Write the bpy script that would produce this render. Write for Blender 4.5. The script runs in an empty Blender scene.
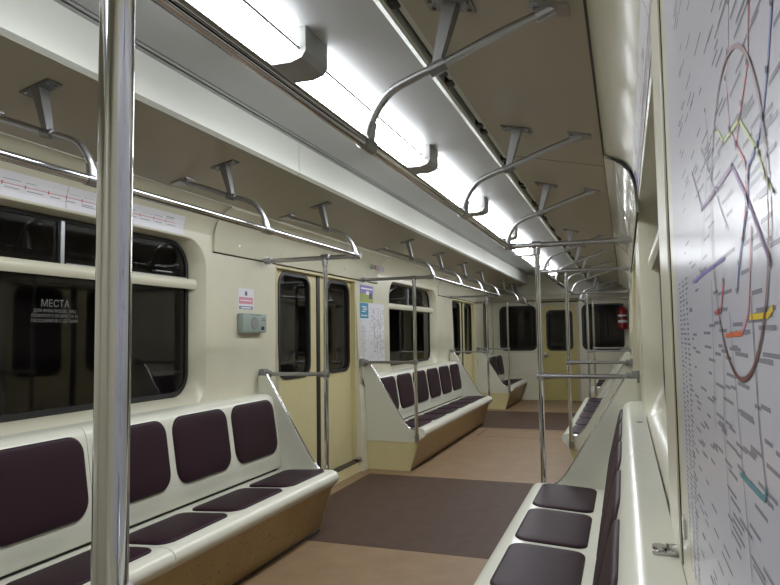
import bpy, bmesh, math, random
from mathutils import Vector, Matrix
random.seed(7)
S = bpy.context.scene
COL = S.collection
PI = math.pi

# ---------------------------------------------------------------- camera, world, exposure
F, YAW, PITCH, ROLL, CH, CXX = 650.2, .3455, .0652, -.0144, 1.2673, 1.1641
cy_, sy_ = math.cos(YAW), math.sin(YAW)
fw = Vector((-sy_*math.cos(PITCH), cy_*math.cos(PITCH), math.sin(PITCH)))
r0 = Vector((cy_, sy_, 0)); u0 = r0.cross(fw)
rr = r0*math.cos(ROLL)+u0*math.sin(ROLL); uu = -r0*math.sin(ROLL)+u0*math.cos(ROLL)
cam = bpy.data.cameras.new('camera'); cam_o = bpy.data.objects.new('camera', cam); COL.objects.link(cam_o)
cam.sensor_width = 36; cam.lens = F/780*36; cam.clip_start = .01; cam.clip_end = 200
m = Matrix((rr, uu, -fw)).transposed().to_4x4(); m.translation = Vector((CXX, 0, CH)); cam_o.matrix_world = m
S.camera = cam_o
S.view_settings.view_transform = 'Standard'; S.view_settings.look = 'None'
S.view_settings.gamma = 1; S.view_settings.use_curve_mapping = False
S.view_settings.exposure = 0.5
LAMP = 12.5
w = bpy.data.worlds.new('world'); S.world = w; w.use_nodes = True
w.node_tree.nodes['Background'].inputs[0].default_value = (.02, .02, .025, 1)
w.node_tree.nodes['Background'].inputs[1].default_value = .3

# ---------------------------------------------------------------- materials
def mat(name, col, rough=.4, metal=0, emit=0, noise=0, nscale=8, bump=0, coat=0, spec=.5, bscale=200, col2=None):
    mt = bpy.data.materials.new(name); mt.use_nodes = True
    nt = mt.node_tree; b = nt.nodes['Principled BSDF']
    b.inputs['Base Color'].default_value = (*col, 1); b.inputs['Roughness'].default_value = rough
    b.inputs['Metallic'].default_value = metal; b.inputs['Coat Weight'].default_value = coat
    b.inputs['Specular IOR Level'].default_value = spec
    if emit:
        b.inputs['Emission Color'].default_value = (*col, 1); b.inputs['Emission Strength'].default_value = emit
    if noise or col2:
        tc = nt.nodes.new('ShaderNodeTexCoord'); n = nt.nodes.new('ShaderNodeTexNoise'); n.inputs['Scale'].default_value = nscale
        n.inputs['Detail'].default_value = 6; n.inputs['Roughness'].default_value = .65
        nt.links.new(tc.outputs['Object'], n.inputs['Vector'])
        cr = nt.nodes.new('ShaderNodeValToRGB'); c2 = col2 or tuple(c*(1-noise) for c in col)
        cr.color_ramp.elements[0].position = .35; cr.color_ramp.elements[1].position = .65
        cr.color_ramp.elements[0].color = (*c2, 1); cr.color_ramp.elements[1].color = (*col, 1)
        nt.links.new(n.outputs['Fac'], cr.inputs['Fac']); nt.links.new(cr.outputs['Color'], b.inputs['Base Color'])
    if bump:
        tc = nt.nodes.new('ShaderNodeTexCoord'); n = nt.nodes.new('ShaderNodeTexNoise'); n.inputs['Scale'].default_value = bscale
        nt.links.new(tc.outputs['Object'], n.inputs['Vector'])
        bp = nt.nodes.new('ShaderNodeBump'); bp.inputs['Strength'].default_value = bump; bp.inputs['Distance'].default_value = .002
        nt.links.new(n.outputs['Fac'], bp.inputs['Height']); nt.links.new(bp.outputs['Normal'], b.inputs['Normal'])
    return mt
M = {}
M['cream'] = mat('cream_laminate', (.66, .635, .50), .24, noise=.05, nscale=3)
M['gloss'] = mat('cream_gloss', (.66, .635, .50), .13, noise=.05, nscale=3, coat=.5)
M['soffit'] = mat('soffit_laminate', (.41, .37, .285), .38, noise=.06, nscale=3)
M['ceil'] = mat('ceiling_white', (.46, .47, .47), .38, noise=.03)
M['fascia'] = mat('fascia_white', (.56, .57, .51), .35)
M['plastic'] = mat('bench_plastic', (.70, .70, .60), .24, noise=.04, nscale=5)
M['panel'] = mat('bench_panel', (.62, .615, .52), .35)
M['pad'] = mat('maroon_vinyl', (.028, .012, .018), .5, spec=.18, bump=.25, bscale=260)
M['skirt'] = mat('skirt_ochre', (.46, .33, .15), .4, noise=.12, nscale=6)
M['kick'] = mat('kick_strip', (.05, .04, .035), .5)
M['door'] = mat('door_yellow', (.61, .545, .30), .35, noise=.05)
M['enddoor'] = mat('end_door_ochre', (.42, .36, .13), .4)
M['rubber'] = mat('black_rubber', (.012, .012, .014), .45)
M['dark'] = mat('dark_gap_shade', (.006, .006, .007), .8)
M['chrome'] = mat('chrome', (.58, .58, .60), .09, metal=1)
M['satin'] = mat('satin_metal', (.42, .42, .43), .32, metal=1)
M['alu'] = mat('aluminium', (.40, .40, .41), .35, metal=1)
M['strut'] = mat('strut_metal', (.27, .27, .27), .4, metal=1)
M['greyp'] = mat('grey_plastic', (.22, .22, .21), .5)
M['cap'] = mat('lamp_cap_grey', (.30, .30, .29), .5)
M['tan'] = mat('floor_tan', (.27, .182, .103), .5, col2=(.225, .148, .085), nscale=5, bump=.15, spec=.3)
M['brown'] = mat('floor_brown', (.084, .051, .037), .6, col2=(.068, .041, .030), nscale=9, bump=.15, spec=.2)
M['seam'] = mat('seam_dark', (.05, .04, .03), .6)
M['lampside'] = mat('lamp_diffuser_side', (.93, .96, 1.0), .5, emit=LAMP*.28)
M['lamp'] = mat('lamp_diffuser', (.93, .96, 1.0), .5, emit=LAMP)
M['off'] = mat('lamp_diffuser_off', (.62, .64, .66), .4)
M['white'] = mat('white_paper', (.72, .72, .76), .3)
M['map'] = mat('map_sheet', (.60, .60, .68), .22)
M['red'] = mat('print_red', (.55, .05, .06), .4)
M['ext'] = mat('extinguisher_red', (.24, .010, .014), .25)
M['pink'] = mat('print_pink', (.62, .25, .32), .4)
M['blue'] = mat('print_blue', (.04, .07, .33), .4)
M['sky'] = mat('print_sky', (.03, .24, .42), .4)
M['green'] = mat('print_green', (.10, .26, .10), .4)
M['lime'] = mat('print_lime', (.36, .45, .06), .4)
M['grass'] = mat('print_grass', (.30, .36, .08), .4)
M['purple'] = mat('print_purple', (.17, .06, .22), .4)
M['violet'] = mat('print_violet', (.16, .12, .42), .4)
M['orange'] = mat('print_orange', (.60, .12, .03), .4)
M['yellow'] = mat('print_yellow', (.70, .50, .02), .4)
M['ring'] = mat('print_brown', (.16, .06, .06), .4)
M['ink'] = mat('print_ink', (.16, .15, .20), .24, spec=.3)
M['inkl'] = mat('print_ink_light', (.27, .27, .32), .24, spec=.4)
M['faint'] = mat('print_faint', (.31, .30, .34), .3)
M['teal'] = mat('print_teal', (.10, .30, .34), .4)
M['decal'] = mat('window_decal', (.17, .17, .165), .6)
M['intercom'] = mat('intercom_grey', (.27, .32, .29), .45)
M['tunnel'] = mat('tunnel_wall', (.05, .032, .032), .8, noise=.5, nscale=2)
def glassmat():
    mt = bpy.data.materials.new('window_glass'); mt.use_nodes = True; nt = mt.node_tree; nt.nodes.clear()
    o = nt.nodes.new('ShaderNodeOutputMaterial'); mx = nt.nodes.new('ShaderNodeMixShader')
    fr = nt.nodes.new('ShaderNodeFresnel'); fr.inputs['IOR'].default_value = 1.5
    t = nt.nodes.new('ShaderNodeBsdfTransparent'); t.inputs[0].default_value = (.55, .55, .55, 1)
    g = nt.nodes.new('ShaderNodeBsdfGlossy'); g.inputs['Roughness'].default_value = .03; g.inputs[0].default_value = (.8, .8, .8, 1)
    ge = nt.nodes.new('ShaderNodeNewGeometry'); ml = nt.nodes.new('ShaderNodeMath'); ml.operation = 'MULTIPLY_ADD'
    ml.inputs[1].default_value = 1/1.5-1.5; ml.inputs[2].default_value = 1.5
    nt.links.new(ge.outputs['Backfacing'], ml.inputs[0]); nt.links.new(ml.outputs[0], fr.inputs['IOR'])
    nt.links.new(fr.outputs[0], mx.inputs[0]); nt.links.new(t.outputs[0], mx.inputs[1]); nt.links.new(g.outputs[0], mx.inputs[2])
    nt.links.new(mx.outputs[0], o.inputs[0]); return mt
M['glass'] = glassmat()

# ---------------------------------------------------------------- helpers
def link(name, bm, m, parent=None, smooth=False, kind=None, recalc=True):
    if recalc: bmesh.ops.recalc_face_normals(bm, faces=bm.faces)
    me = bpy.data.meshes.new(name); bm.to_mesh(me); bm.free()
    if isinstance(m, (list, tuple)):
        for q in m: me.materials.append(M[q])
    else: me.materials.append(M[m])
    if smooth:
        for p in me.polygons: p.use_smooth = True
        try: me.set_sharp_from_angle(angle=math.radians(42))
        except Exception: pass
    o = bpy.data.objects.new(name, me); COL.objects.link(o)
    if parent: o.parent = parent
    if kind: o['kind'] = kind
    return o
def thing(name, label, cat, loc=(0, 0, 0), group=None, kind=None):
    o = bpy.data.objects.new(name, None); COL.objects.link(o); o.location = loc; o.empty_display_size = .1
    if label: o['label'] = label
    if cat: o['category'] = cat
    if group: o['group'] = group
    if kind: o['kind'] = kind
    return o
def tag(o, label, cat, group=None, kind=None):
    o['label'] = label; o['category'] = cat
    if group: o['group'] = group
    if kind: o['kind'] = kind
    return o
def copy_tree(o, parent=None):
    c = o.copy(); COL.objects.link(c); c.parent = parent
    for ch in list(o.children): copy_tree(ch, c)
    return c
def box(bm, a, b, mi=0, bev=0):
    x0, y0, z0 = [min(p, q) for p, q in zip(a, b)]; x1, y1, z1 = [max(p, q) for p, q in zip(a, b)]
    v = [bm.verts.new(p) for p in ((x0,y0,z0),(x1,y0,z0),(x1,y1,z0),(x0,y1,z0),(x0,y0,z1),(x1,y0,z1),(x1,y1,z1),(x0,y1,z1))]
    fs = [bm.faces.new([v[i] for i in f]) for f in ((0,3,2,1),(4,5,6,7),(0,1,5,4),(1,2,6,5),(2,3,7,6),(3,0,4,7))]
    for f in fs: f.material_index = mi
    if bev:
        es = list({e for f in fs for e in f.edges})
        bmesh.ops.bevel(bm, geom=es, offset=bev, segments=2, affect='EDGES', profile=.5)
def tube(bm, pts, r, n=14, cap=True, radii=None):
    pts = [Vector(p) for p in pts]; rings = []; nrm = None
    for i, p in enumerate(pts):
        t = (pts[min(i+1, len(pts)-1)]-pts[max(i-1, 0)]).normalized()
        if nrm is None:
            nrm = t.orthogonal().normalized()
        else:
            nrm = (nrm-t*nrm.dot(t)).normalized()
        b = t.cross(nrm); ra = radii[i] if radii else r
        rings.append([bm.verts.new(p+(nrm*math.cos(2*PI*k/n)+b*math.sin(2*PI*k/n))*ra) for k in range(n)])
    for a, b in zip(rings, rings[1:]):
        for k in range(n): bm.faces.new((a[k], a[(k+1) % n], b[(k+1) % n], b[k]))
    if cap: bm.faces.new(rings[0]); bm.faces.new(rings[-1])
def smoothpath(pts, n=6):
    P = [Vector(p) for p in pts]; out = []
    for i in range(len(P)-1):
        p0, p1, p2, p3 = P[max(i-1, 0)], P[i], P[i+1], P[min(i+2, len(P)-1)]
        for k in range(n):
            t = k/n
            out.append(.5*((2*p1)+(p2-p0)*t+(2*p0-5*p1+4*p2-p3)*t*t+(3*p1-p0-3*p2+p3)*t**3))
    out.append(P[-1]); return out
def prism(bm, poly, y0, y1, sx=1, mi=0):           # poly of (X,z), swept along Y
    a = [bm.verts.new((sx*x, y0, z)) for x, z in poly]; b = [bm.verts.new((sx*x, y1, z)) for x, z in poly]
    n = len(poly); fs = [bm.faces.new(a), bm.faces.new(b)]
    for k in range(n): fs.append(bm.faces.new((a[k], a[(k+1) % n], b[(k+1) % n], b[k])))
    for f in fs: f.material_index = mi
def sweep(bm, line, ys, sx=1, mi=0):               # open profile (X,z) swept along Y
    cols = [[bm.verts.new((sx*x, y, z)) for x, z in line] for y in ys]
    for a, b in zip(cols, cols[1:]):
        for k in range(len(line)-1): bm.faces.new((a[k], a[k+1], b[k+1], b[k])).material_index = mi
def rrect(u0, u1, v0, v1, r, n=8, rb=None):        # rounded rectangle loop, rb = bottom radius
    rb = r if rb is None else rb; out = []
    for cu, cv, a0, q in ((u1-r, v1-r, 0, r), (u0+r, v1-r, 90, r), (u0+rb, v0+rb, 180, rb), (u1-rb, v0+rb, 270, rb)):
        for k in range(n+1):
            a = math.radians(a0+90*k/n); out.append((cu+q*math.cos(a), cv+q*math.sin(a)))
    return out
def loft(bm, loops, close_first=False, close_last=False, mi=0):
    L = [[bm.verts.new(p) for p in lp] for lp in loops]; n = len(L[0])
    for a, b in zip(L, L[1:]):
        for k in range(n): bm.faces.new((a[k], a[(k+1) % n], b[(k+1) % n], b[k])).material_index = mi
    if close_first: bm.faces.new(L[0]).material_index = mi
    if close_last: bm.faces.new(L[-1]).material_index = mi
    return L
def holed(bm, mapf, u0, u1, v0, v1, hole):          # rectangle with a hole loop, both mapped by mapf(u,v)
    h = [bm.verts.new(mapf(*p)) for p in hole]
    o = [bm.verts.new(mapf(*p)) for p in ((u0, v0), (u1, v0), (u1, v1), (u0, v1))]
    es = [bm.edges.new((a, b)) for a, b in zip(h, h[1:]+h[:1])]+[bm.edges.new((a, b)) for a, b in zip(o, o[1:]+o[:1])]
    bmesh.ops.triangle_fill(bm, edges=es, use_beauty=True)
def pad(name, mapf, u0, u1, v0, v1, r, th, m, parent, rb=None):
    bm = bmesh.new()
    def lp(ins, w_): return [mapf(u, v, w_) for u, v in rrect(u0+ins, u1-ins, v0+ins, v1-ins, max(r-ins, .008), 6, None if rb is None else max(rb-ins, .008))]
    loft(bm, [lp(0, 0), lp(.001, th*.45), lp(.006, th*.8), lp(.016, th*.95), lp(.05, th*1.1), lp(.09, th*1.18)], True, True)
    return link(name, bm, m, parent, True)
def text_mesh(name, txt, size, mapm, m, parent=None, extrude=.0005, align='CENTER'):
    c = bpy.data.curves.new(name, 'FONT'); c.body = txt; c.size = size; c.align_x = align; c.extrude = extrude
    t = bpy.data.objects.new(name, c); COL.objects.link(t)
    bpy.context.view_layer.update()
    me = bpy.data.meshes.new_from_object(t.evaluated_get(bpy.context.evaluated_depsgraph_get()))
    bpy.data.objects.remove(t); me.transform(mapm); me.materials.clear(); me.materials.append(M[m]); me.name = name
    o = bpy.data.objects.new(name, me); COL.objects.link(o); o.parent = parent; return o

# ---------------------------------------------------------------- cross-section of the car
WX = 1.24
Y0, Y1 = -1.6, 12.6
COVE = [(WX, 1.90), (1.236, 1.935), (1.222, 1.972), (1.197, 2.012), (1.165, 2.045), (1.13, 2.066), (1.10, 2.078)]
LOWER = [(1.185, 0), (1.195, .4), (1.205, .70), (1.215, .77)]
def sofz(x): return 2.19-(x-.61)*.2285
ZA, ZB = .80, 1.90
WIN = [(1.44, 3.36), (6.64, 8.56), (11.62, 12.42)]
DOOR = [(4.197, 5.710), (9.385, 10.90)]
DTOP = 1.795
SIDE = {-1: 'left', 1: 'right'}

def yz(s, x): return lambda u, v: (s*x, u, v)
for s in (-1, 1):
    bm = bmesh.new()
    ys = [Y0]+[y for d in DOOR for y in d]+[Y1]
    # lower dado, door openings left open
    for a, b in ((Y0, DOOR[0][0]), (DOOR[0][1], DOOR[1][0]), (DOOR[1][1], Y1)): sweep(bm, LOWER+[(WX, ZA)], (a, b), s)
    # window zones
    cuts = []
    for (a, b) in WIN:
        a2, b2 = a-.10, min(b+.10, Y1)
        holed(bm, yz(s, WX), a2, b2, ZA, ZB, rrect(a, b, .865, 1.862, .19, 8, .15)); cuts.append((a2, b2))
    def plane(ya, yb, za, zb): sweep(bm, [(WX, za), (WX, zb)], (ya, yb), s)
    plane(Y0, cuts[0][0], ZA, ZB); plane(cuts[0][1], DOOR[0][0], ZA, ZB); plane(*DOOR[0], DTOP, ZB)
    plane(DOOR[0][1], cuts[1][0], ZA, ZB); plane(cuts[1][1], DOOR[1][0], ZA, ZB); plane(*DOOR[1], DTOP, ZB)
    plane(DOOR[1][1], cuts[2][0], ZA, ZB); plane(cuts[2][1], Y1, ZA, ZB)
    sweep(bm, COVE, (Y0, Y1), s)
    # door jamb reveals
    for a, b in DOOR:
        for y in (a, b):
            v = [bm.verts.new(p) for p in ((s*1.185, y, 0), (s*1.195, y, .4), (s*1.205, y, .70), (s*WX, y, DTOP), (s*1.33, y, DTOP), (s*1.33, y, 0))]; bm.faces.new(v)
        v = [bm.verts.new(p) for p in ((s*WX, a, DTOP), (s*WX, b, DTOP), (s*1.33, b, DTOP), (s*1.33, a, DTOP))]; bm.faces.new(v)
    link('wall_'+SIDE[s], bm, 'cream', None, True, 'structure')

# outside tunnel wall
for s in (-1, 1):
    bm = bmesh.new(); box(bm, (s*2.3, Y0, -.6), (s*2.4, Y1+3, 3)); link('tunnel_wall_'+SIDE[s], bm, 'tunnel', None, False, 'structure')

# ceiling: central trough, fascias, soffits
bm = bmesh.new()
arch = [(-.60, 2.385), (-.54, 2.384), (-.45, 2.374), (-.3, 2.366), (-.15, 2.362), (0, 2.362), (.15, 2.362), (.3, 2.366), (.45, 2.374), (.54, 2.384), (.60, 2.385)]
sweep(bm, arch, (Y0, Y1)); link('ceiling', bm, 'ceil', None, True, 'structure')
for s in (-1, 1):
    bm = bmesh.new()
    xs = .612 if s > 0 else .575
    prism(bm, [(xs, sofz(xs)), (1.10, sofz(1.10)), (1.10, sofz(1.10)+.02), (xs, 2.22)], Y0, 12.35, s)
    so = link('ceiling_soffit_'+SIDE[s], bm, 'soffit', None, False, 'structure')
    # black sheet that paints the shade inside the slot
    bm = bmesh.new(); prism(bm, [(.572, 2.24), (.66, 2.24), (.66, 2.26), (.572, 2.26)], Y0, 12.35, s); link('slot_shade_backing', bm, 'dark', so)
    bm = bmesh.new()
    for y in ((3.32, 8.5) if s > 0 else ()): prism(bm, [(.612, sofz(.612)-.0012), (1.10, sofz(1.1)-.0012), (1.10, sofz(1.1)), (.612, sofz(.612))], y, y+.004, s)
    if s < 0: link('panel_seam', bm, 'seam', so) if len(bm.verts) else bm.free(); bm = bmesh.new()
    prism(bm, [(1.096, sofz(1.096)-.004), (1.103, sofz(1.103)-.004), (1.103, sofz(1.103)+.01), (1.096, sofz(1.096)+.01)], Y0, 12.35, s)
    link('seam_and_highlight', bm, 'seam' if s > 0 else 'fascia', so)  # left strip painted white as a highlight, right one a dark seam
    bm = bmesh.new()
    if s > 0: prism(bm, [(.590, 2.196), (.613, 2.190), (.613, 2.2), (.590, 2.206)], Y0, 12.35, s, 1)
    y = .3
    while y < 12 and s > 0:
        for dy in (0, .1):
            box(bm, (s*.575, y+dy, 2.185), (s*.603, y+dy+.045, 2.225), bev=.004)
        y += .62
    link('slot_strip', bm, ['rubber', 'fascia'], so) if s > 0 else bm.free()
    bm = bmesh.new()
    for a, b in ((Y0, 3.255), (3.262, 8.455), (8.462, 12.45)):
        prism(bm, [(.548, 2.20), (.540, 2.199), (.540, 2.193), (.562, 2.180), (.572, 2.184), (.574, 2.215), (.566, 2.22), (.566, 2.372), (.548, 2.372)], a, b, s)
    link('trim_1' if s < 0 else 'trim_2', bm, 'fascia', None, False, 'structure')
    bm = bmesh.new(); prism(bm, [(.53, 2.372), (.565, 2.366), (.565, 2.384), (.53, 2.384)], Y0, 12.45, s)
    prism(bm, [(.505, 2.374), (.522, 2.374), (.522, 2.385), (.505, 2.385)], Y0, 12.45, s)
    link('trim_3' if s < 0 else 'trim_4', bm, 'satin', None, False, 'structure')

# floor
bm = bmesh.new(); box(bm, (-1.34, Y0, -.05), (1.34, Y1, 0)); fl = link('floor', bm, 'tan', None, False, 'structure')
for a, b in ((-1.5, .5), (3.71, 5.64), (8.78, 10.70)):
    bm = bmesh.new(); box(bm, (-1.09, a, 0), (1.09, b, .0015)); link('floor_mat', bm, 'brown', fl)
for (x0, x1, ya, yb, z) in ((-.62, .62, 8.05, 8.70, 0), (-.62, .62, 10.05, 10.62, .0015)):
    bm = bmesh.new()
    t_ = .012
    for a, b in (((x0, ya), (x1, ya+t_)), ((x0, yb-t_), (x1, yb)), ((x0, ya), (x0+t_, yb)), ((x1-t_, ya), (x1, yb))): box(bm, (*a, z), (*b, z+.001))
    link('hatch_seam', bm, 'seam', fl)
bm = bmesh.new()
for s in (-1, 1):
    for a, b in ((.65, 3.91), (5.86, 9.11), (10.99, Y1)): box(bm, (s*.752, a, 0), (s*.79, b, .012), bev=.003)
link('kick_strips', bm, 'kick', fl)

# unseen wall added behind the camera to close the car for light
bm = bmesh.new(); box(bm, (-1.34, Y0-.03, -.05), (1.34, Y0, 2.45)); link('wall_closing', bm, 'cream', None, False, 'structure')

# end wall
bm = bmesh.new()
def xz(y): return lambda u, v: (u, y, v)
holed(bm, xz(Y1), -1.26, -.34, .90, 1.86, rrect(-1.10, -.43, .95, 1.77, .11))
holed(bm, xz(Y1), .36, 1.26, .90, 1.86, rrect(.43, 1.13, .95, 1.77, .11))
for (a, b, c, d) in ((-1.26, -.34, 0, .90), (.36, 1.26, 0, .90), (-1.26, 1.26, 1.86, 2.42)):
    f = bm.faces.new([bm.verts.new(p) for p in ((a, Y1, c), (b, Y1, c), (b, Y1, d), (a, Y1, d))])
link('wall_end', bm, 'cream', None, False, 'structure')
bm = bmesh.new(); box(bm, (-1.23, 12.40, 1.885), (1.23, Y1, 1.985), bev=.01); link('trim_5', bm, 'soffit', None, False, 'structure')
bm = bmesh.new()
for a, b in ((-1.2, -.36), (.38, 1.2)):
    for z in (.45, .90): box(bm, (a, Y1-.004, z), (b, Y1, z+.006))
    for x in (a+.02 if a > 0 else a, b-.02): box(bm, (x, Y1-.004, .45), (x+.006, Y1, .9))
    for x in (a+.05, b-.05):
        for z in (.5, .85): box(bm, (x-.008, Y1-.006, z-.008), (x+.008, Y1, z+.008))
link('trim_6', bm, 'satin', None, False, 'structure')
# end door
d = thing('door_5', None, None, (0, Y1, 0), kind='structure')
bm = bmesh.new()
fr = rrect(-.345, .365, -.2, 1.83, .12, 8); fi = rrect(-.305, .325, -.2, 1.79, .10, 8)
loft(bm, [[(u, -.02, max(v, 0)) for u, v in fr], [(u, -.02, max(v, 0)) for u, v in fi], [(u, .03, max(v, 0)) for u, v in fi]])
link('door_frame', bm, 'soffit', d, True)
bm = bmesh.new(); holed(bm, lambda u, v: (u, 0, v), -.34, .36, 0, 1.84, rrect(-.235, .245, .93, 1.69, .10))
link('door_leaf', bm, 'enddoor', d)
def ring_y(bm, lp0, lp1, ya, yb): loft(bm, [[(u, ya, v) for u, v in lp0], [(u, yb, v) for u, v in lp1]])
bm = bmesh.new(); a = rrect(-.24, .25, .925, 1.695, .10); b = rrect(-.215, .225, .95, 1.67, .08)
loft(bm, [[(u, 0, v) for u, v in a], [(u, -.008, v) for u, v in a], [(u, -.008, v) for u, v in b], [(u, .01, v) for u, v in b]]); link('window_seal', bm, 'rubber', d, True)
bm = bmesh.new(); bm.faces.new([bm.verts.new((u, .008, v)) for u, v in b]); link('glass', bm, 'glass', d)
bm = bmesh.new(); tube(bm, [(-.27, -.0, .85), (-.27, -.05, .85), (-.2, -.05, .85)], .01); box(bm, (-.285, -.01, .79), (-.255, 0, .91), bev=.003); link('handle', bm, 'satin', d, True)
for i, (a0, a1) in enumerate(((-1.10, -.43), (.43, 1.13))):
    wn = thing('window_%d' % (7+i), None, None, ((a0+a1)/2, Y1, 1.36), kind='structure'); cx = (a0+a1)/2
    o_ = rrect(a0-.02-cx, a1+.02-cx, -.43, .43, .12); i_ = rrect(a0+.012-cx, a1-.012-cx, -.40, .40, .10)
    bm = bmesh.new(); loft(bm, [[(u, 0, v) for u, v in o_], [(u, -.012, v) for u, v in o_], [(u, -.012, v) for u, v in i_], [(u, .02, v) for u, v in i_]]); link('window_seal', bm, 'rubber', wn, True)
    bm = bmesh.new(); bm.faces.new([bm.verts.new((u, .015, v)) for u, v in i_]); link('glass', bm, 'glass', wn)
bm = bmesh.new(); box(bm, (-1.6, Y1+1.2, -.5), (1.6, Y1+1.25, 2.8)); link('tunnel_wall_end', bm, 'tunnel', None, False, 'structure')

# side windows
wnum = 1
for s in (-1, 1):
    for wi, (a, b) in enumerate(WIN):
        cyy = (a+b)/2; wn = thing('window_%d' % wnum, None, None, (s*WX, cyy, 1.36), kind='structure'); wnum += 1
        def mp(lp, x): return [(s*(x-WX), u-cyy, v-1.36) for u, v in lp]
        o0 = rrect(a, b, .865, 1.862, .19, 8, .15); o1 = rrect(a+.006, b-.006, .871, 1.856, .185, 8, .145)
        o2 = rrect(a+.055, b-.055, .92, 1.846, .17, 8, .13); o3 = rrect(a+.065, b-.065, .930, 1.842, .165, 8, .125); o4 = rrect(a+.085, b-.085, .95, 1.825, .15, 8, .11)
        bm = bmesh.new(); loft(bm, [mp(o0, WX), mp(o1, WX+.004), mp(o2, WX+.085), mp(o2, WX+.095)]); link('window_frame', bm, 'cream', wn, True)
        bm = bmesh.new(); loft(bm, [mp(o2, WX+.095), mp(o3, WX+.085), mp(o4, WX+.088), mp(o4, WX+.1)]); link('window_seal', bm, 'rubber', wn, True)
        bm = bmesh.new(); bm.faces.new([bm.verts.new(p) for p in mp(o4, WX+.096)]); link('glass', bm, 'glass', wn)
        if wi < 2:
            bm = bmesh.new(); zc = 1.59-1.36
            pr = [(.062, -.026), (.05, -.03), (.04, -.018), (.037, 0), (.04, .018), (.05, .03), (.062, .026), (.1, .022), (.1, -.022)]
            hw = (b-a)/2-.045
            A = [bm.verts.new((s*x, -hw, zc+z)) for x, z in pr]; B = [bm.verts.new((s*x, hw, zc+z)) for x, z in pr]
            bm.faces.new(A); bm.faces.new(B)
            for k in range(len(pr)): bm.faces.new((A[k], A[(k+1) % len(pr)], B[(k+1) % len(pr)], B[k]))
            link('transom', bm, 'cream', wn, True)
            bm = bmesh.new(); yd = a+.90-cyy; box(bm, (s*.072, yd-.012, .255), (s*.094, yd+.012, .468), bev=.003); link('sash_bar', bm, 'alu', wn)
            bm = bmesh.new(); box(bm, (s*.08, yd+.03, .262), (s*.092, hw-.04, .27)); box(bm, (s*.06, hw-.34, .285), (s*.09, hw-.2, .293), bev=.002); link('sash_latch', bm, 'alu', wn)

# passenger doors
dn = 1
for s in (-1, 1):
    for (a, b) in DOOR:
        dc = (a+b)/2; d = thing('door_%d' % dn, None, None, (s*WX, dc, 0), kind='structure'); dn += 1
        W = (b-a)/2
        for q in (-1, 1):
            lf = bmesh.new()
            SO = .033; u0_, u1_ = (-W+.004, SO-.012) if q < 0 else (SO+.012, W-.004)
            g0, g1 = (SO-.665, SO-.158) if q < 0 else (SO+.175, SO+.655)
            X = .046
            lp = rrect(g0, g1, .95, 1.752, .10)
            holed(lf, lambda u, v: (s*X, u, v), u0_, u1_, .10, DTOP, lp)
            holed(lf, lambda u, v: (s*(X+.03), u, v), u0_, u1_, .10, DTOP, lp)
            leaf = link('door_leaf', lf, 'door', d)
            bm = bmesh.new(); l2 = rrect(g0-.012, g1+.012, .938, 1.764, .11); l3 = rrect(g0+.012, g1-.012, .965, 1.737, .085)
            loft(bm, [[(s*X, u, v) for u, v in l2], [(s*(X-.008), u, v) for u, v in l2], [(s*(X-.008), u, v) for u, v in l3], [(s*(X+.02), u, v) for u, v in l3]]); link('window_seal', bm, 'rubber', leaf, True)
            bm = bmesh.new(); bm.faces.new([bm.verts.new((s*(X+.014), u, v)) for u, v in l3]); link('glass', bm, 'glass', leaf)
        bm = bmesh.new(); box(bm, (s*.036, SO-.031, .08), (s*.07, SO+.031, DTOP), bev=.006); link('rubber_seal', bm, 'rubber', d)
        bm = bmesh.new(); prism(bm, [(-.03, 0), (-.02, .085), (.08, .085), (.08, 0)], -W, W, s); link('door_sill', bm, 'door', d)
        bm = bmesh.new(); box(bm, (s*-.021, -W, .086), (s*.06, W, .096)); link('guide_rail', bm, 'seam', d)
        bm = bmesh.new(); tube(bm, [(s*-.045, W-.012, .115), (s*.02, W-.012, .115)], .02); link('stop_buffer', bm, 'satin', d, True)
        bm = bmesh.new()
        for yy in (-W, W-.02): box(bm, (s*.0, yy, .1), (s*.046, yy+.02, DTOP-.02), bev=.002)
        box(bm, (s*.0, -W, DTOP-.02), (s*.046, W, DTOP), bev=.002)
        link('door_frame', bm, 'door', d)

# bulging covers above the doors
tn = 7
for s in (-1, 1):
    for c in (4.86, 10.06):
        ya, yb = c-1.44, c+1.42
        if s > 0 and c < 5: ya = 3.10
        off = [(1.236, 1.80), (1.229, 1.805), (1.226, 1.90), (1.219, 1.945), (1.203, 1.985), (1.175, 2.022), (1.14, 2.048), (1.10, 2.066)]
        bm = bmesh.new(); prism(bm, off+[(1.10, 2.078), (WX, 2.0), (WX, 1.80)], ya, yb, s)
        cv = link('trim_%d' % tn, bm, 'gloss', None, True, 'structure'); tn += 1
        bm = bmesh.new()
        n_ = len(off)
        for yy in (ya, yb):
            wd_ = .006 if not (s > 0 and yy == 3.10) else .075
            lp_ = [(s*(x-.0005), yy-.0005-wd_*math.sin(PI*max(0, k-1)/(n_-2))*(1 if yy == ya else -1)-.0, z) for k, (x, z) in enumerate(off)]
            lq_ = [(s*(x-.0005), yy, z) for x, z in off]
            A_ = [bm.verts.new(p) for p in lp_]; B_ = [bm.verts.new(p) for p in lq_]
            for k in range(n_-1): bm.faces.new((A_[k], A_[k+1], B_[k+1], B_[k]))
        box(bm, (s*1.232, ya, 1.797), (s*1.239, yb, 1.80))
        link('panel_gap_shade', bm, 'dark', cv)  # black ribbons paint the shadow gap along the cover edges
        bm = bmesh.new()
        for k in range(5):
            y = ya+.28+k*(yb-ya-.56)/4
            tube(bm, [(s*1.2245, y, 1.872), (s*1.235, y, 1.872)], .008, 10)
        link('screws', bm, 'satin', cv)

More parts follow.
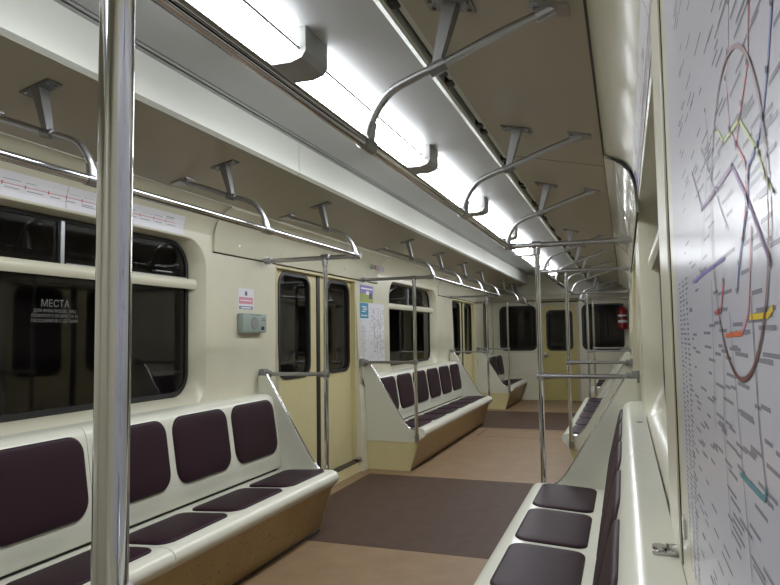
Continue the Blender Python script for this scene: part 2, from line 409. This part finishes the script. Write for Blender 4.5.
# ---------------------------------------------------------------- ceiling lamps
LAMPG = 'ceiling lamps in a row down the middle'
def make_lamp():
    t = thing('ceiling_lamp', 'x', 'lamp', (.008, 0, 2.362), LAMPG)
    L = 1.37
    prof = [(-.104, 0), (-.104, -.078), (-.094, -.092), (-.064, -.102), (.064, -.102), (.094, -.092), (.104, -.078), (.104, 0)]
    bm = bmesh.new(); prism(bm, prof, .002, L-.002)
    for f in bm.faces:
        zs = [v.co.z for v in f.verts]
        if len(f.verts) == 4 and max(zs) > -.001 and min(zs) < -.05: f.material_index = 1
    df = link('diffuser', bm, ['lamp', 'lampside'], t, True)
    bm = bmesh.new()
    for q in (-1, 1): box(bm, (q*.103, 0, -.082), (q*.110, L, -.074), bev=.002)
    link('side_trim', bm, 'greyp', t)
    cp = [(-.12, .0), (-.12, -.085), (-.108, -.105), (-.07, -.122), (.075, -.124), (.118, -.112), (.133, -.09), (.133, .0)]
    bm = bmesh.new(); prism(bm, cp, L, L+.18); link('end_cap', bm, 'cap', t, False)
    return t
lamp0 = make_lamp()
lampy = [-1.10+.0, .45+.18, 2.18, 3.73, 5.28, 6.83, 8.38, 9.93]
lampy = [-.92+1.55*k for k in range(8)]
pos = ['overhead beyond the top edge, nearest the camera', 'at the top of the picture before the first grey end cap',
       'between the first and second grey end caps', 'after the second grey end cap in the row',
       'after the third grey end cap in the row', 'after the fourth grey end cap in the row',
       'second to last in the row towards the end wall', 'last in the row, by the end wall']
for k, y in enumerate(lampy):
    o = lamp0 if k == 0 else copy_tree(lamp0)
    o.location.y = y; o['label'] = 'white boxed ceiling lamp ' + pos[k]

# ---------------------------------------------------------------- benches
SEATW = .5433
def make_bench(s, y0, n, label, near_panel=True, far_panel=True, SEATW=SEATW):
    L = n*SEATW; t = thing('bench', label, 'bench', (s*1.0, y0, 0), 'long benches along the walls')
    def X(x): return s*x-s*1.0
    def pr(bm, poly, a, b): prism(bm, [(x-1.0, z) for x, z in poly], a, b, s)
    segs = [(0, L)] if n <= 3 else [(0, L/2-.002), (L/2+.002, L)]
    seat = [(1.07, .374), (.99, .377), (.75, .391), (.69, .396), (.655, .394), (.630, .382), (.616, .362), (.615, .342), (.628, .318), (.655, .300), (.70, .285), (.73, .28), (.75, .29), (1.07, .29)]
    bm = bmesh.new()
    for a, b in segs: pr(bm, seat, a, b)
    link('seat_shell', bm, 'plastic', t, True)
    kx = .035 if s > 0 else 0.0
    back = [(1.048, .392), (1.040, .404), (1.054+kx*.3, .55), (1.096+kx, .82), (1.104+kx, .848), (1.118+kx, .866), (1.138+kx, .876), (1.165+kx*.6, .880), (WX-.001, .880), (WX-.001, .84), (1.19, .83), (1.10, .392)]
    bm = bmesh.new()
    for a, b in segs: pr(bm, back, a, b)
    link('back_shell', bm, 'plastic', t, True)
    bm = bmesh.new(); pr(bm, [(1.064, .365), (1.12, .365), (1.12, .43), (1.075, .43)], 0.01, L-.01); link('gap_shade_strip', bm, 'rubber', t)  # black strip painted in for the shade between seat and back
    # cushions
    bx0, bz0, bx1, bz1 = 1.0455+kx*.15, .47, 1.0965+kx, .81
    dl = math.hypot(bx1-bx0, bz1-bz0); du = ((bx1-bx0)/dl, (bz1-bz0)/dl)
    p0 = Vector((1.0535, .466))
    def bmap(u, v, w_):   # u along Y, v up the back, w towards the aisle
        x = 1.0445+kx*.15+du[0]*v-du[1]*w_; z = .466+du[1]*v+du[0]*w_
        return (X(x), u, z)
    def smap(u, v, w_): return (X(v), u, .3945-(v-.70)*.058+w_)
    for k in range(n):
        a = k*SEATW
        c_ = pad('back_cushion', bmap, a+.026, a+SEATW-.026, .032, .388, .08, .016, 'pad', t, rb=.085)
        c_ = pad('seat_cushion', smap, a+.026, a+SEATW-.026, .685, .985, .05, .012, 'pad', t, rb=.06)
    bm = bmesh.new(); pr(bm, [(.668, .296), (.765, 0.0), (.82, 0), (.73, .296)], 0, L)
    sk = link('skirt', bm, 'skirt', t)
    bm = bmesh.new(); rnd = random.Random(int(y0*10)+s)
    for _ in range(190 if n > 3 else 50):
        y = rnd.uniform(.1, L-.1); zz = rnd.uniform(.05, .25); x = .668+(.296-zz)*(.097/.296)
        if rnd.random() < .55: zz = .14+.1*math.sin(y*6)*rnd.random(); x = .668+(.296-zz)*(.097/.296)
        r_ = .0034; bm.faces.new([bm.verts.new((X(x-.0008), y+r_*math.cos(q), zz+r_*math.sin(q))) for q in (0, 1.05, 2.1, 3.14, 4.2, 5.25)])
    link('vent_pinholes', bm, 'seam', sk, kind='stuff')
    ep = [(WX-.022, 1.0), (1.155, 1.0), (.83, .47), (.79, .415), (.755, .385), (.70, .372), (.67, .355), (.655, .30), (.68, .268), (WX-.048, .268), (WX-.036, .78), (WX-.022, .84)]
    for flag, ya, yb, yc in ((near_panel, -.03, -.003, -.016), (far_panel, L+.003, L+.03, L+.016)):
        if not flag: continue
        bm = bmesh.new(); pr(bm, ep, ya, yb); e = link('end_panel', bm, 'panel', t)
        bm = bmesh.new(); tube(bm, [(X(x), yc, z) for x, z in smoothpath([(1.158, 1.008), (.98, .716), (.832, .474), (.79, .419), (.755, .389), (.70, .378)], 4)], .009, 10); link('edge_tube', bm, 'chrome', e, True)
        bm = bmesh.new(); pr(bm, [(WX-.05, .268), (.678, .268), (.765, 0), (1.185, 0)], ya+.004, yb-.004); link('skirt_end', bm, 'door', t)
    return t
make_bench(-1, .655, 6, 'near left six-seat cream bench with maroon cushions, under the window with white lettering')
make_bench(-1, 5.86, 6, 'middle left six-seat bench between the two yellow sliding doors')
make_bench(-1, 10.99, 2.9 and 3, 'short three-seat bench at the far left corner by the end wall', True, False).scale = (1, (Y1-.01-10.99)/(3*SEATW), 1)
make_bench(1, .56, 6, 'near right six-seat bench seen from above beside the wall map', SEATW=.56)
make_bench(1, 5.86, 6, 'middle right six-seat bench behind the second pole on the right')
make_bench(1, 10.99, 3, 'short three-seat bench at the far right corner below the fire extinguisher', True, False).scale = (1, (Y1-.01-10.99)/(3*SEATW), 1)

# latch / screws on bench tops
bm = bmesh.new(); box(bm, (1.195, 1.24, .8805), (1.236, 1.27, .887), bev=.002); tube(bm, [(1.207, 1.255, .886), (1.207, 1.255, .893)], .012, 12); box(bm, (1.218, 1.235, .886), (1.236, 1.275, .892), bev=.002)
tag(link('latch', bm, 'chrome', None, True), 'small shiny metal latch on top of the near right bench back', 'latch')
bm = bmesh.new(); tube(bm, [(1.208, 3.0, .8798), (1.208, 3.0, .883)], .012, 14)
tag(link('screw_plug', bm, 'greyp', None, True), 'small dark oval plug on top of the far end of the near right bench back', 'plug')

# ---------------------------------------------------------------- overhead handrails
def make_rail(s, ya, yb, arcs, label, bar0=True, bar1=True):
    t = thing('overhead_handrail', label, 'handrail', (s*.504, ya, 1.80), 'overhead handrails above the benches')
    def X(x): return s*x-s*.504
    bm = bmesh.new(); tube(bm, [(0, 0, 0), (0, yb-ya, 0)], .0165, 18); link('rail', bm, 'chrome', t, True)
    for y in arcs:
        yy = y-ya
        bm = bmesh.new(); tube(bm, smoothpath([(X(.507), yy, .012), (X(.525), yy, .075), (X(.575), yy, .138), (X(.66), yy, .174), (X(.72), yy, .191), (X(.87), yy, .247), (X(1.0), yy, .289)], 5), .0125, 12)
        arm = link('hanger_arm', bm, 'satin', t, True)
        bm = bmesh.new(); tube(bm, [(0, yy, -.004), (X(.512), yy, .035), (X(.52), yy, .06)], .02, 12, radii=[.021, .019, .015]); tube(bm, [(0, yy-.035, 0), (0, yy+.035, 0)], .0205, 14); link('collar', bm, 'alu', arm, True)
        bm = bmesh.new(); z0 = sofz(.75)-1.80
        for q in (0,):
            a = [(X(.775), yy-.022, z0-.003), (X(.735), yy-.022, z0-.003), (X(.735), yy+.022, z0-.003), (X(.775), yy+.022, z0-.003)]
            b = [(X(.722), yy-.014, .19), (X(.698), yy-.014, .182), (X(.698), yy+.014, .182), (X(.722), yy+.014, .19)]
            loft(bm, [a, b], True, True)
        tube(bm, [(X(.69), yy, .180), (X(.735), yy, .195)], .019, 14)
        link('strut', bm, 'strut', arm, False)
        bm = bmesh.new(); pl = []
        for x in (.685, .815): pl += [(x, sofz(x)-.001), ]
        prism(bm, [(.685-.504, sofz(.685)-1.8005), (.815-.504, sofz(.815)-1.8005), (.815-.504, sofz(.815)-1.807), (.685-.504, sofz(.685)-1.807)], yy-.032, yy+.032, s)
        for x in (.70, .80):
            for q in (-.02, .02): tube(bm, [(X(x), yy+q, sofz(x)-1.807), (X(x), yy+q, sofz(x)-1.811)], .006, 8)
        link('mounting_plate', bm, 'strut', arm, False)
        bm = bmesh.new(); prism(bm, [(.965-.504, sofz(.965)-1.8005), (1.06-.504, sofz(1.06)-1.8005), (1.06-.504, sofz(1.06)-1.808), (.965-.504, sofz(.965)-1.808)], yy-.035, yy+.035, s)
        tube(bm, [(X(.975), yy, .283), (X(1.02), yy, .299)], .02, 12); link('end_bracket', bm, 'satin', arm, False)
    for f, y in ((bar0, 0), (bar1, yb-ya)):
        if not f: continue
        bm = bmesh.new(); tube(bm, [(0, y, 0), (X(1.22), y, 0)], .0155, 16); cb = link('cross_bar', bm, 'satin', t, True)
        bm = bmesh.new(); tube(bm, [(X(1.165), y, 0), (X(1.20), y, 0)], .024, 14); tube(bm, [(X(1.200), y, 0), (X(1.2035 if y < 99 else 1.2), y, 0)], .034, 14); link('wall_flange', bm, 'alu', cb, True)
        bm = bmesh.new(); tube(bm, [(X(.484), y, 0), (X(.55), y, 0)], .0215, 14); link('collar', bm, 'alu', cb, True)
    return t
make_rail(-1, .50, 4.01, [.56, 1.70, 2.83, 3.965], 'left overhead grab rail with curved hangers above the near left bench')
make_rail(-1, 5.795, 9.20, [5.84, 6.93, 8.06, 9.16], 'left overhead grab rail above the middle left bench')
make_rail(-1, 10.92, 12.5, [10.98, 11.9, 12.45], 'left overhead grab rail above the far left short bench', True, False)
make_rail(1, .50, 4.00, [.56, 1.66, 2.81, 3.955], 'thick right overhead grab rail crossing under the ceiling lamps, nearest one')
make_rail(1, 5.80, 9.20, [5.85, 6.93, 8.06, 9.16], 'right overhead grab rail above the middle right bench')
make_rail(1, 10.92, 12.5, [10.98, 11.9, 12.45], 'right overhead grab rail above the far right short bench', True, False)

# ---------------------------------------------------------------- grab poles with low arms
def make_pole(s, x, y, label, r=.0165):
    t = thing('grab_pole', label, 'pole', (s*x, y, .29), 'vertical grab poles at the bench ends')
    bm = bmesh.new(); tube(bm, [(0, 0, 0), (0, 0, 1.79-.29)], r, 24); link('pole', bm, 'chrome', t, True)
    bm = bmesh.new(); tube(bm, [(0, 0, 1.452), (0, 0, 1.487)], .0205, 16); tube(bm, [(-s*.0+(-.028), 0, 1.51), (.028, 0, 1.51)], .0215, 14); link('top_tee', bm, 'alu', t, True)
    bm = bmesh.new(); tube(bm, [(0, 0, .72), (s*(1.225-x), 0, .72)], .0135, 14); arm = link('low_arm', bm, 'satin', t, True)
    bm = bmesh.new(); tube(bm, [(s*(1.16-x), 0, .72), (s*(1.226-x), 0, .72)], .025, 12); box(bm, (s*(1.19-x), -.03, .685), (s*(1.232-x), .03, .755), bev=.006); link('wall_socket', bm, 'greyp', arm, True)
    bm = bmesh.new(); tube(bm, [(s*-.02, 0, .72), (s*.06, 0, .72)], .0205, 14, radii=[.022, .017]); tube(bm, [(0, 0, .695), (0, 0, .745)], .0205, 16); link('joint', bm, 'alu', arm, True)
    bm = bmesh.new(); tube(bm, [(0, 0, -.012), (0, 0, .05)], .0195, 14); link('foot', bm, 'satin', t, True)
    return t
make_pole(1, .700, .50, 'thick shiny vertical pole close to the camera, crossing the near left bench and window')
make_pole(-1, .735, 3.985, 'left vertical pole beside the far end of the near left bench, before the first door')
make_pole(-1, .68, 5.795, 'left vertical pole at the near end of the middle left bench')
make_pole(-1, .68, 9.20, 'left vertical pole at the far end of the middle left bench')
make_pole(-1, .68, 10.93, 'left vertical pole at the short far left bench')
make_pole(1, .68, 3.985, 'right vertical pole at the far end of the near right bench, tallest in the aisle')
make_pole(1, .70, 5.80, 'right vertical pole at the near end of the middle right bench')
make_pole(1, .69, 9.20, 'right vertical pole at the far end of the middle right bench')
make_pole(1, .69, 10.93, 'right vertical pole at the short far right bench')

# ---------------------------------------------------------------- line diagrams above the windows
def upx(z):
    P_ = [(WX, 1.80)]+COVE
    for (xa, za), (xb, zb) in zip(P_, P_[1:]):
        if za <= z <= zb: return xa+(xb-xa)*(z-za)/(zb-za)
    return WX
def strip(s, ya, yb, label, blue_end=False):
    t = thing('line_diagram', label, 'diagram', (s*WX, ya, 1.92))
    def q(bm, y0_, y1_, z0_, z1_, off):
        n = 5; L_ = []
        for k in range(n):
            z = z0_+(z1_-z0_)*k/(n-1); L_.append((upx(z)-WX-off, z-1.92))
        sweep(bm, L_, (y0_-ya, y1_-ya), s)
    bm = bmesh.new(); q(bm, ya, yb, 1.868, 1.972, .002); link('sheet', bm, 'white', t)
    bm = bmesh.new(); q(bm, ya+.03, yb-.08, 1.9205, 1.9240, .003); rl = link('red_line', bm, 'pink', t); rl['label'] = 'thin red metro line'
    bm = bmesh.new(); rnd = random.Random(3); y = ya+.08; st = []
    while y < yb-.1:
        up = rnd.random() < .5
        st.append(y); z0_ = 1.93 if up else 1.903
        for k in range(rnd.choice((1, 2, 2, 3))):
            zz = z0_+(.008*k if up else -.008*k); q(bm, y, y+rnd.uniform(.05, .09), zz, zz+.0042, .003)
        zz = 1.905 if up else 1.937; q(bm, y+.01, y+rnd.uniform(.06, .1), zz, zz+.0038, .003)
        y += rnd.uniform(.09, .12)
    link('station_names', bm, 'faint', t)
    bm = bmesh.new()
    for y in st: q(bm, y-.0025, y+.0025, 1.914, 1.930, .0035)
    link('station_ticks', bm, 'red', t)
    bm = bmesh.new()
    for y in st[::4]: q(bm, y-.0015, y+.0015, 1.87, 1.97, .0032)
    link('interchange_lines', bm, 'inkl', t)
    if blue_end:
        bm = bmesh.new(); q(bm, yb-.13, yb-.01, 1.885, 1.955, .004); link('blue_emblem', bm, 'violet', t)
strip(-1, .95, 3.13, 'long white metro line diagram with a red line above the near left window')
strip(1, .95, 3.06, 'white metro line diagram strip above the near right window', True)

# ---------------------------------------------------------------- intercom and stickers
t = thing('intercom', 'grey-green wall intercom box with round speaker grille between near left window and door', 'intercom', (-WX, 3.84, 1.36))
bm = bmesh.new(); box(bm, (.001, -.15, -.065), (.05, .15, .065), bev=.008); link('case', bm, 'intercom', t, True)
bm = bmesh.new(); tube(bm, [(.0495, -.01, .0), (.0525, -.01, .0)], .043, 24); link('speaker_grille', bm, 'greyp', t)
bm = bmesh.new()
for k in range(-3, 4): box(bm, (.0525, -.01-math.sqrt(.04**2-(k*.011)**2), k*.011-.0018), (.054, -.01+math.sqrt(.04**2-(k*.011)**2), k*.011+.0018))
link('grille_slats', bm, 'intercom', t)
bm = bmesh.new(); tube(bm, [(.0495, .09, -.034), (.058, .09, -.034)], .012, 14); link('button', bm, 'rubber', t, True)
bm = bmesh.new(); box(bm, (.05, .08, .03), (.0512, .125, .034)); box(bm, (.05, .08, .018), (.0512, .125, .022)); box(bm, (.05, -.06, .054), (.0512, .07, .057)); link('printed_marks', bm, 'rubber', t)
t = thing('notice_sticker', 'white and red notice sticker above the wall intercom', 'sticker', (-WX, 3.80, 1.535))
bm = bmesh.new(); box(bm, (.0005, -.095, -.085), (.0012, .095, .06)); link('backing', bm, 'white', t)
bm = bmesh.new(); box(bm, (.0012, -.085, -.045), (.002, .085, 0)); link('red_band', bm, 'pink', t)
bm = bmesh.new(); box(bm, (.0012, -.085, -.082), (.002, .085, -.06)); link('grey_band', bm, 'inkl', t)
bm = bmesh.new(); box(bm, (.0012, -.014, .012), (.002, .014, .036)); box(bm, (.0012, -.006, .036), (.002, .006, .044)); link('figure_mark', bm, 'ink', t)
bm = bmesh.new(); box(bm, (.002, -.07, -.026), (.0024, .07, -.018)); box(bm, (.002, -.06, -.075), (.0024, .06, -.067)); link('lettering', bm, 'white', t)

# posters by the first left door
t = thing('poster', 'small purple and green landscape poster right of the first left door, above the blue one', 'poster', (-WX, 5.99, 1.69))
bm = bmesh.new(); box(bm, (.0005, -.17, -.10), (.002, .17, .07)); link('picture_green', bm, 'grass', t)
bm = bmesh.new(); box(bm, (.002, -.17, -.01), (.0028, .17, .07)); link('picture_sky', bm, 'violet', t)
bm = bmesh.new(); box(bm, (.0028, -.02, -.02), (.0034, .06, .015)); box(bm, (.0028, -.15, .03), (.0034, .15, .045)); link('lettering', bm, 'white', t)
bm = bmesh.new(); box(bm, (.002, .06, -.06), (.003, .15, -.005)); link('building', bm, 'ink', t)
t = thing('poster', 'small bright blue poster right of the first left door, under the landscape poster', 'poster', (-WX, 5.915, 1.51))
bm = bmesh.new(); box(bm, (.002, -.10, -.075), (.003, .11, .075)); link('sheet', bm, 'sky', t)
bm = bmesh.new()
for z, a, b in ((.03, -.06, .06), (.008, -.03, .08), (-.014, -.06, .04), (-.055, -.08, .08)): box(bm, (.003, a, z), (.0036, b, z+.013))
link('lettering', bm, 'white', t)
t = thing('route_map', 'large pale metro route map left of the middle left window', 'map', (-WX, 6.15, 1.30))
bm = bmesh.new(); box(bm, (.0003, -.33, -.32), (.0016, .33, .29)); link('sheet', bm, 'white', t)
bm = bmesh.new(); rnd = random.Random(5)
for k in range(120):
    y = rnd.uniform(-.1, .3); z = rnd.uniform(-.28, .24); l_ = rnd.uniform(.02, .05); box(bm, (.0016, y, z), (.0019, y+l_, z+.005))
for k in range(26): box(bm, (.0016, -.31, -.27+k*.013), (.0019, -.31+rnd.uniform(.06, .14), -.266+k*.013))
link('fine_print', bm, 'faint', t)
bm = bmesh.new()
for a, b in (((.0, .22), (.05, -.2)), ((.15, .25), (.12, -.25)), ((.22, .2), (.2, -.22)), ((.02, .05), (.27, .1)), ((.0, -.08), (.25, -.02))):
    tube(bm, [(.0018, *a), (.0018, *b)], .0016, 6)
tube(bm, [(.0018, .12+.09*math.cos(q*PI/12), .02+.09*math.sin(q*PI/12)) for q in range(25)], .002, 6)
link('line_pattern', bm, 'faint', t)

# coloured lettering strip on the cove above first left door
t = thing('poster_strip', 'coloured lettering strip on the upper cover past the first left door', 'sticker', (-1.19, 6.12, 1.955))
def rot_on(s, y, x, z, tilt=0):   # text frame: text x -> reading direction on the wall facing the aisle, text y -> up
    ex = Vector((0, 1 if s < 0 else -1, 0)); ez = Vector((-s, 0, 0)); ey = Vector((0, 0, 1))
    mm = Matrix((ex, ey, ez)).transposed().to_4x4(); mm.translation = Vector((x, y, z)); return mm
for k, (ch, mcol) in enumerate((('М', 'green'), ('1', 'red'), ('0', 'purple'), ('7', 'red'))):
    text_mesh('digit', ch, .075, rot_on(-1, -.12+k*.05, .004, -.03), mcol, t, .003)
bm = bmesh.new()
for k in range(4): box(bm, (.002, .09, -.03+k*.014), (.004, .24, -.024+k*.014))
for o in t.children: pass
link('fine_print', bm, 'violet', t)

# decal on the near left window
t = thing('window_decal', 'white priority seat lettering МЕСТА on the glass of the near left window', 'lettering', (-1.329, 2.32, 1.40))
for (txt, sz, z) in (('МЕСТА', .046, .020), ('ДЛЯ ИНВАЛИДОВ, ЛИЦ', .0205, -.006), ('ПОЖИЛОГО ВОЗРАСТА И', .0205, -.029), ('ПАССАЖИРОВ С ДЕТЬМИ', .0205, -.052)):
    text_mesh('lettering_line', txt, sz, rot_on(-1, 0, 0, z), 'decal', t, .0002)

# fire extinguisher in far right corner
t = thing('fire_extinguisher', 'red fire extinguisher in the far right corner beside the end window', 'fire extinguisher', (1.13, 12.46, 1.31))
bm = bmesh.new(); tube(bm, [(0, 0, 0), (0, 0, .01), (0, 0, .34), (0, 0, .385), (0, 0, .405)], .08, 24, radii=[.06, .078, .078, .05, .03]); link('cylinder', bm, 'ext', t, True)
bm = bmesh.new(); tube(bm, [(0, 0, .12), (0, 0, .165)], .08, 24); tube(bm, [(0, 0, .23), (0, 0, .262)], .08, 24); lb = link('label_band', bm, 'white', t, True)
bm = bmesh.new(); tube(bm, [(0, 0, .19), (0, 0, .215)], .081, 24); link('strap', bm, 'rubber', t, True)
bm = bmesh.new(); tube(bm, [(0, 0, .40), (0, 0, .445)], .018); box(bm, (-.09, -.012, .44), (.03, .012, .455), bev=.003); box(bm, (-.08, -.01, .465), (.02, .01, .475), bev=.003); link('valve', bm, 'rubber', t)
bm = bmesh.new(); tube(bm, smoothpath([(-.02, 0, .42), (-.08, 0, .40), (-.10, -.01, .34), (-.085, -.02, .2)], 5), .01, 10); link('hose', bm, 'rubber', t, True)
bm = bmesh.new(); box(bm, (-.05, .078, .1), (.05, .138, .3), bev=.003); link('wall_bracket', bm, 'satin', t)

# ---------------------------------------------------------------- near right wall: cover strip, seam and metro map
bm = bmesh.new()
box(bm, (WX-.0015, 1.172, .89), (WX, 1.182, 1.90)); link('trim_11', bm, 'rubber', None, False, 'structure')
bm = bmesh.new(); box(bm, (WX-.004, 1.187, .89), (WX, 1.43, 1.92), bev=.0015); link('trim_12', bm, 'cream', None, False, 'structure')

t = thing('metro_map', 'large glossy metro network map on the right wall right beside the camera', 'map', (WX, .7, 1.3))
def mpt(y, z, off=.003): return (-off, y-.7, z-1.3)
bm = bmesh.new()
poly = [(1.055, 1.86), (1.055, 1.10), (.90, .90), (.16, .90), (.16, 1.86)]
A = [bm.verts.new(mpt(y, z, .0025)) for y, z in poly]; B = [bm.verts.new(mpt(y, z, .0005)) for y, z in poly]
bm.faces.new(A); bm.faces.new(B)
for k in range(5): bm.faces.new((A[k], A[(k+1) % 5], B[(k+1) % 5], B[k]))
link('sheet', bm, 'map', t)
def ribbon(bm, pts, w_, off=.0030):
    P_ = [Vector((y, z)) for y, z in pts]; L_, R_ = [], []
    for i, p in enumerate(P_):
        d_ = (P_[min(i+1, len(P_)-1)]-P_[max(i-1, 0)]).normalized(); n_ = Vector((-d_.y, d_.x))*w_/2
        L_.append(bm.verts.new(mpt(*(p+n_), off))); R_.append(bm.verts.new(mpt(*(p-n_), off)))
    for k in range(len(P_)-1): bm.faces.new((L_[k], L_[k+1], R_[k+1], R_[k]))
LINES = [('red_line', 'red', 0.003, [(0.409, 1.455), (0.421, 1.424), (0.447, 1.408), (0.473, 1.39), (0.444, 1.369), (0.439, 1.36), (0.466, 1.325)]),
 ('pink_line', 'pink', 0.0025, [(0.478, 1.489), (0.488, 1.458), (0.503, 1.445), (0.497, 1.407), (0.472, 1.387)]),
 ('lime_line', 'lime', 0.003, [(0.558, 1.425), (0.526, 1.405), (0.458, 1.401), (0.403, 1.365), (0.39, 1.349), (0.373, 1.337)]),
 ('blue_line', 'blue', 0.0035, [(0.353, 1.427), (0.371, 1.4), (0.388, 1.381), (0.406, 1.371), (0.434, 1.365), (0.443, 1.345), (0.484, 1.312), (0.497, 1.294)]),
 ('purple_line', 'purple', 0.0042, [(0.752, 1.434), (0.676, 1.382), (0.571, 1.38), (0.495, 1.38), (0.446, 1.349), (0.387, 1.302)]),
 ('green_line', 'inkl', 0.002, [(0.656, 1.434), (0.531, 1.343)]),
 ('pale_line', 'inkl', 0.002, [(0.62, 1.46), (0.613, 1.422), (0.711, 1.327)]),
 ('dark_blue_line', 'violet', 0.0035, [(0.798, 1.321), (0.65, 1.322), (0.549, 1.322)]),
 ('orange_line', 'orange', 0.0034, [(0.563, 1.263), (0.486, 1.265)]),
 ('orange_spur', 'pink', 0.003, [(0.486, 1.265), (0.459, 1.278), (0.449, 1.298), (0.434, 1.329)]),
 ('yellow_line', 'yellow', 0.0036, [(0.455, 1.275), (0.401, 1.275), (0.387, 1.279)]),
 ('red_link', 'red', 0.0045, [(0.614, 1.282), (0.581, 1.283), (0.558, 1.306)]),
 ('grey_line', 'inkl', 0.002, [(0.633, 1.311), (0.638, 1.259), (0.653, 1.18)]),
 ('grey_line', 'inkl', 0.002, [(0.574, 1.256), (0.596, 1.188), (0.581, 1.104)]),
 ('grey_line', 'inkl', 0.002, [(0.536, 1.28), (0.517, 1.198), (0.494, 1.101)]),
 ('grey_line', 'inkl', 0.0022, [(0.448, 1.288), (0.442, 1.208), (0.429, 1.17)]),
 ('teal_line', 'teal', 0.004, [(0.524, 1.166), (0.438, 1.168), (0.427, 1.177)])]
for nm, colr, wd, pts in LINES:
    bm = bmesh.new(); ribbon(bm, pts, wd, .0030); link(nm, bm, colr, t, recalc=False)
bm = bmesh.new(); ribbon(bm, [(.498+.116*math.cos(q*PI/36), 1.345+.111*math.sin(q*PI/36)) for q in range(73)], .0034, .0034); link('ring_line', bm, 'ring', t, recalc=False)
rnd = random.Random(11); bm = bmesh.new()
LK = [0]
def lab(y, z, l_, h_, a_):
    LK[0] += 1; fo = .00262+LK[0]*4e-7
    u_ = Vector((-math.cos(a_), math.sin(a_))); v_ = Vector((math.sin(a_), math.cos(a_))); p = Vector((y, z))
    bm.faces.new([bm.verts.new(mpt(*q, fo)) for q in (p, p+u_*l_, p+u_*l_+v_*h_, p+v_*h_)])
for nm, colr, wd, pts in LINES:
    for (ya_, za_), (yb_, zb_) in zip(pts, pts[1:]):
        n_ = int(math.hypot(ya_-yb_, za_-zb_)/.021)
        for k in range(n_):
            f_ = (k+.5)/max(n_, 1); y = ya_+(yb_-ya_)*f_; z = za_+(zb_-za_)*f_
            if rnd.random() < .9: lab(y-.008, z, rnd.uniform(.025, .055), .0028, 0.0)
for k in range(430):
    y = rnd.uniform(.2, .90); z = rnd.uniform(1.0, 1.80)
    if math.hypot(y-.498, z-1.345) < .08: continue
    lab(y, z, rnd.uniform(.02, .055), .0026, 0.0)
for c_ in range(3):
    for k in range(62):
        lab(.99-c_*.05, 1.33-k*.0062, rnd.uniform(.012, .038), .0026, 0.0)
link('station_names', bm, 'inkl', t, recalc=False)
bm = bmesh.new()
for nm, colr, wd, pts in LINES:
    if 'grey' in nm or 'teal' in nm or 'dark' in nm or 'orange' in nm or 'yellow' in nm: continue
    for (y, z) in pts:
        bm.faces.new([bm.verts.new(mpt(y+.0022*math.cos(q*PI/6), z+.0022*math.sin(q*PI/6), .0036)) for q in range(12)])
link('interchange_dots', bm, 'ink', t, recalc=False)
bm = bmesh.new(); box(bm, (1.236, 1.085, .955), (1.2397, 1.115, .985)); 
tag(link('metal_tag', bm, 'chrome'), 'tiny metal tag on the wall at lower left of the big metro map', 'tag')
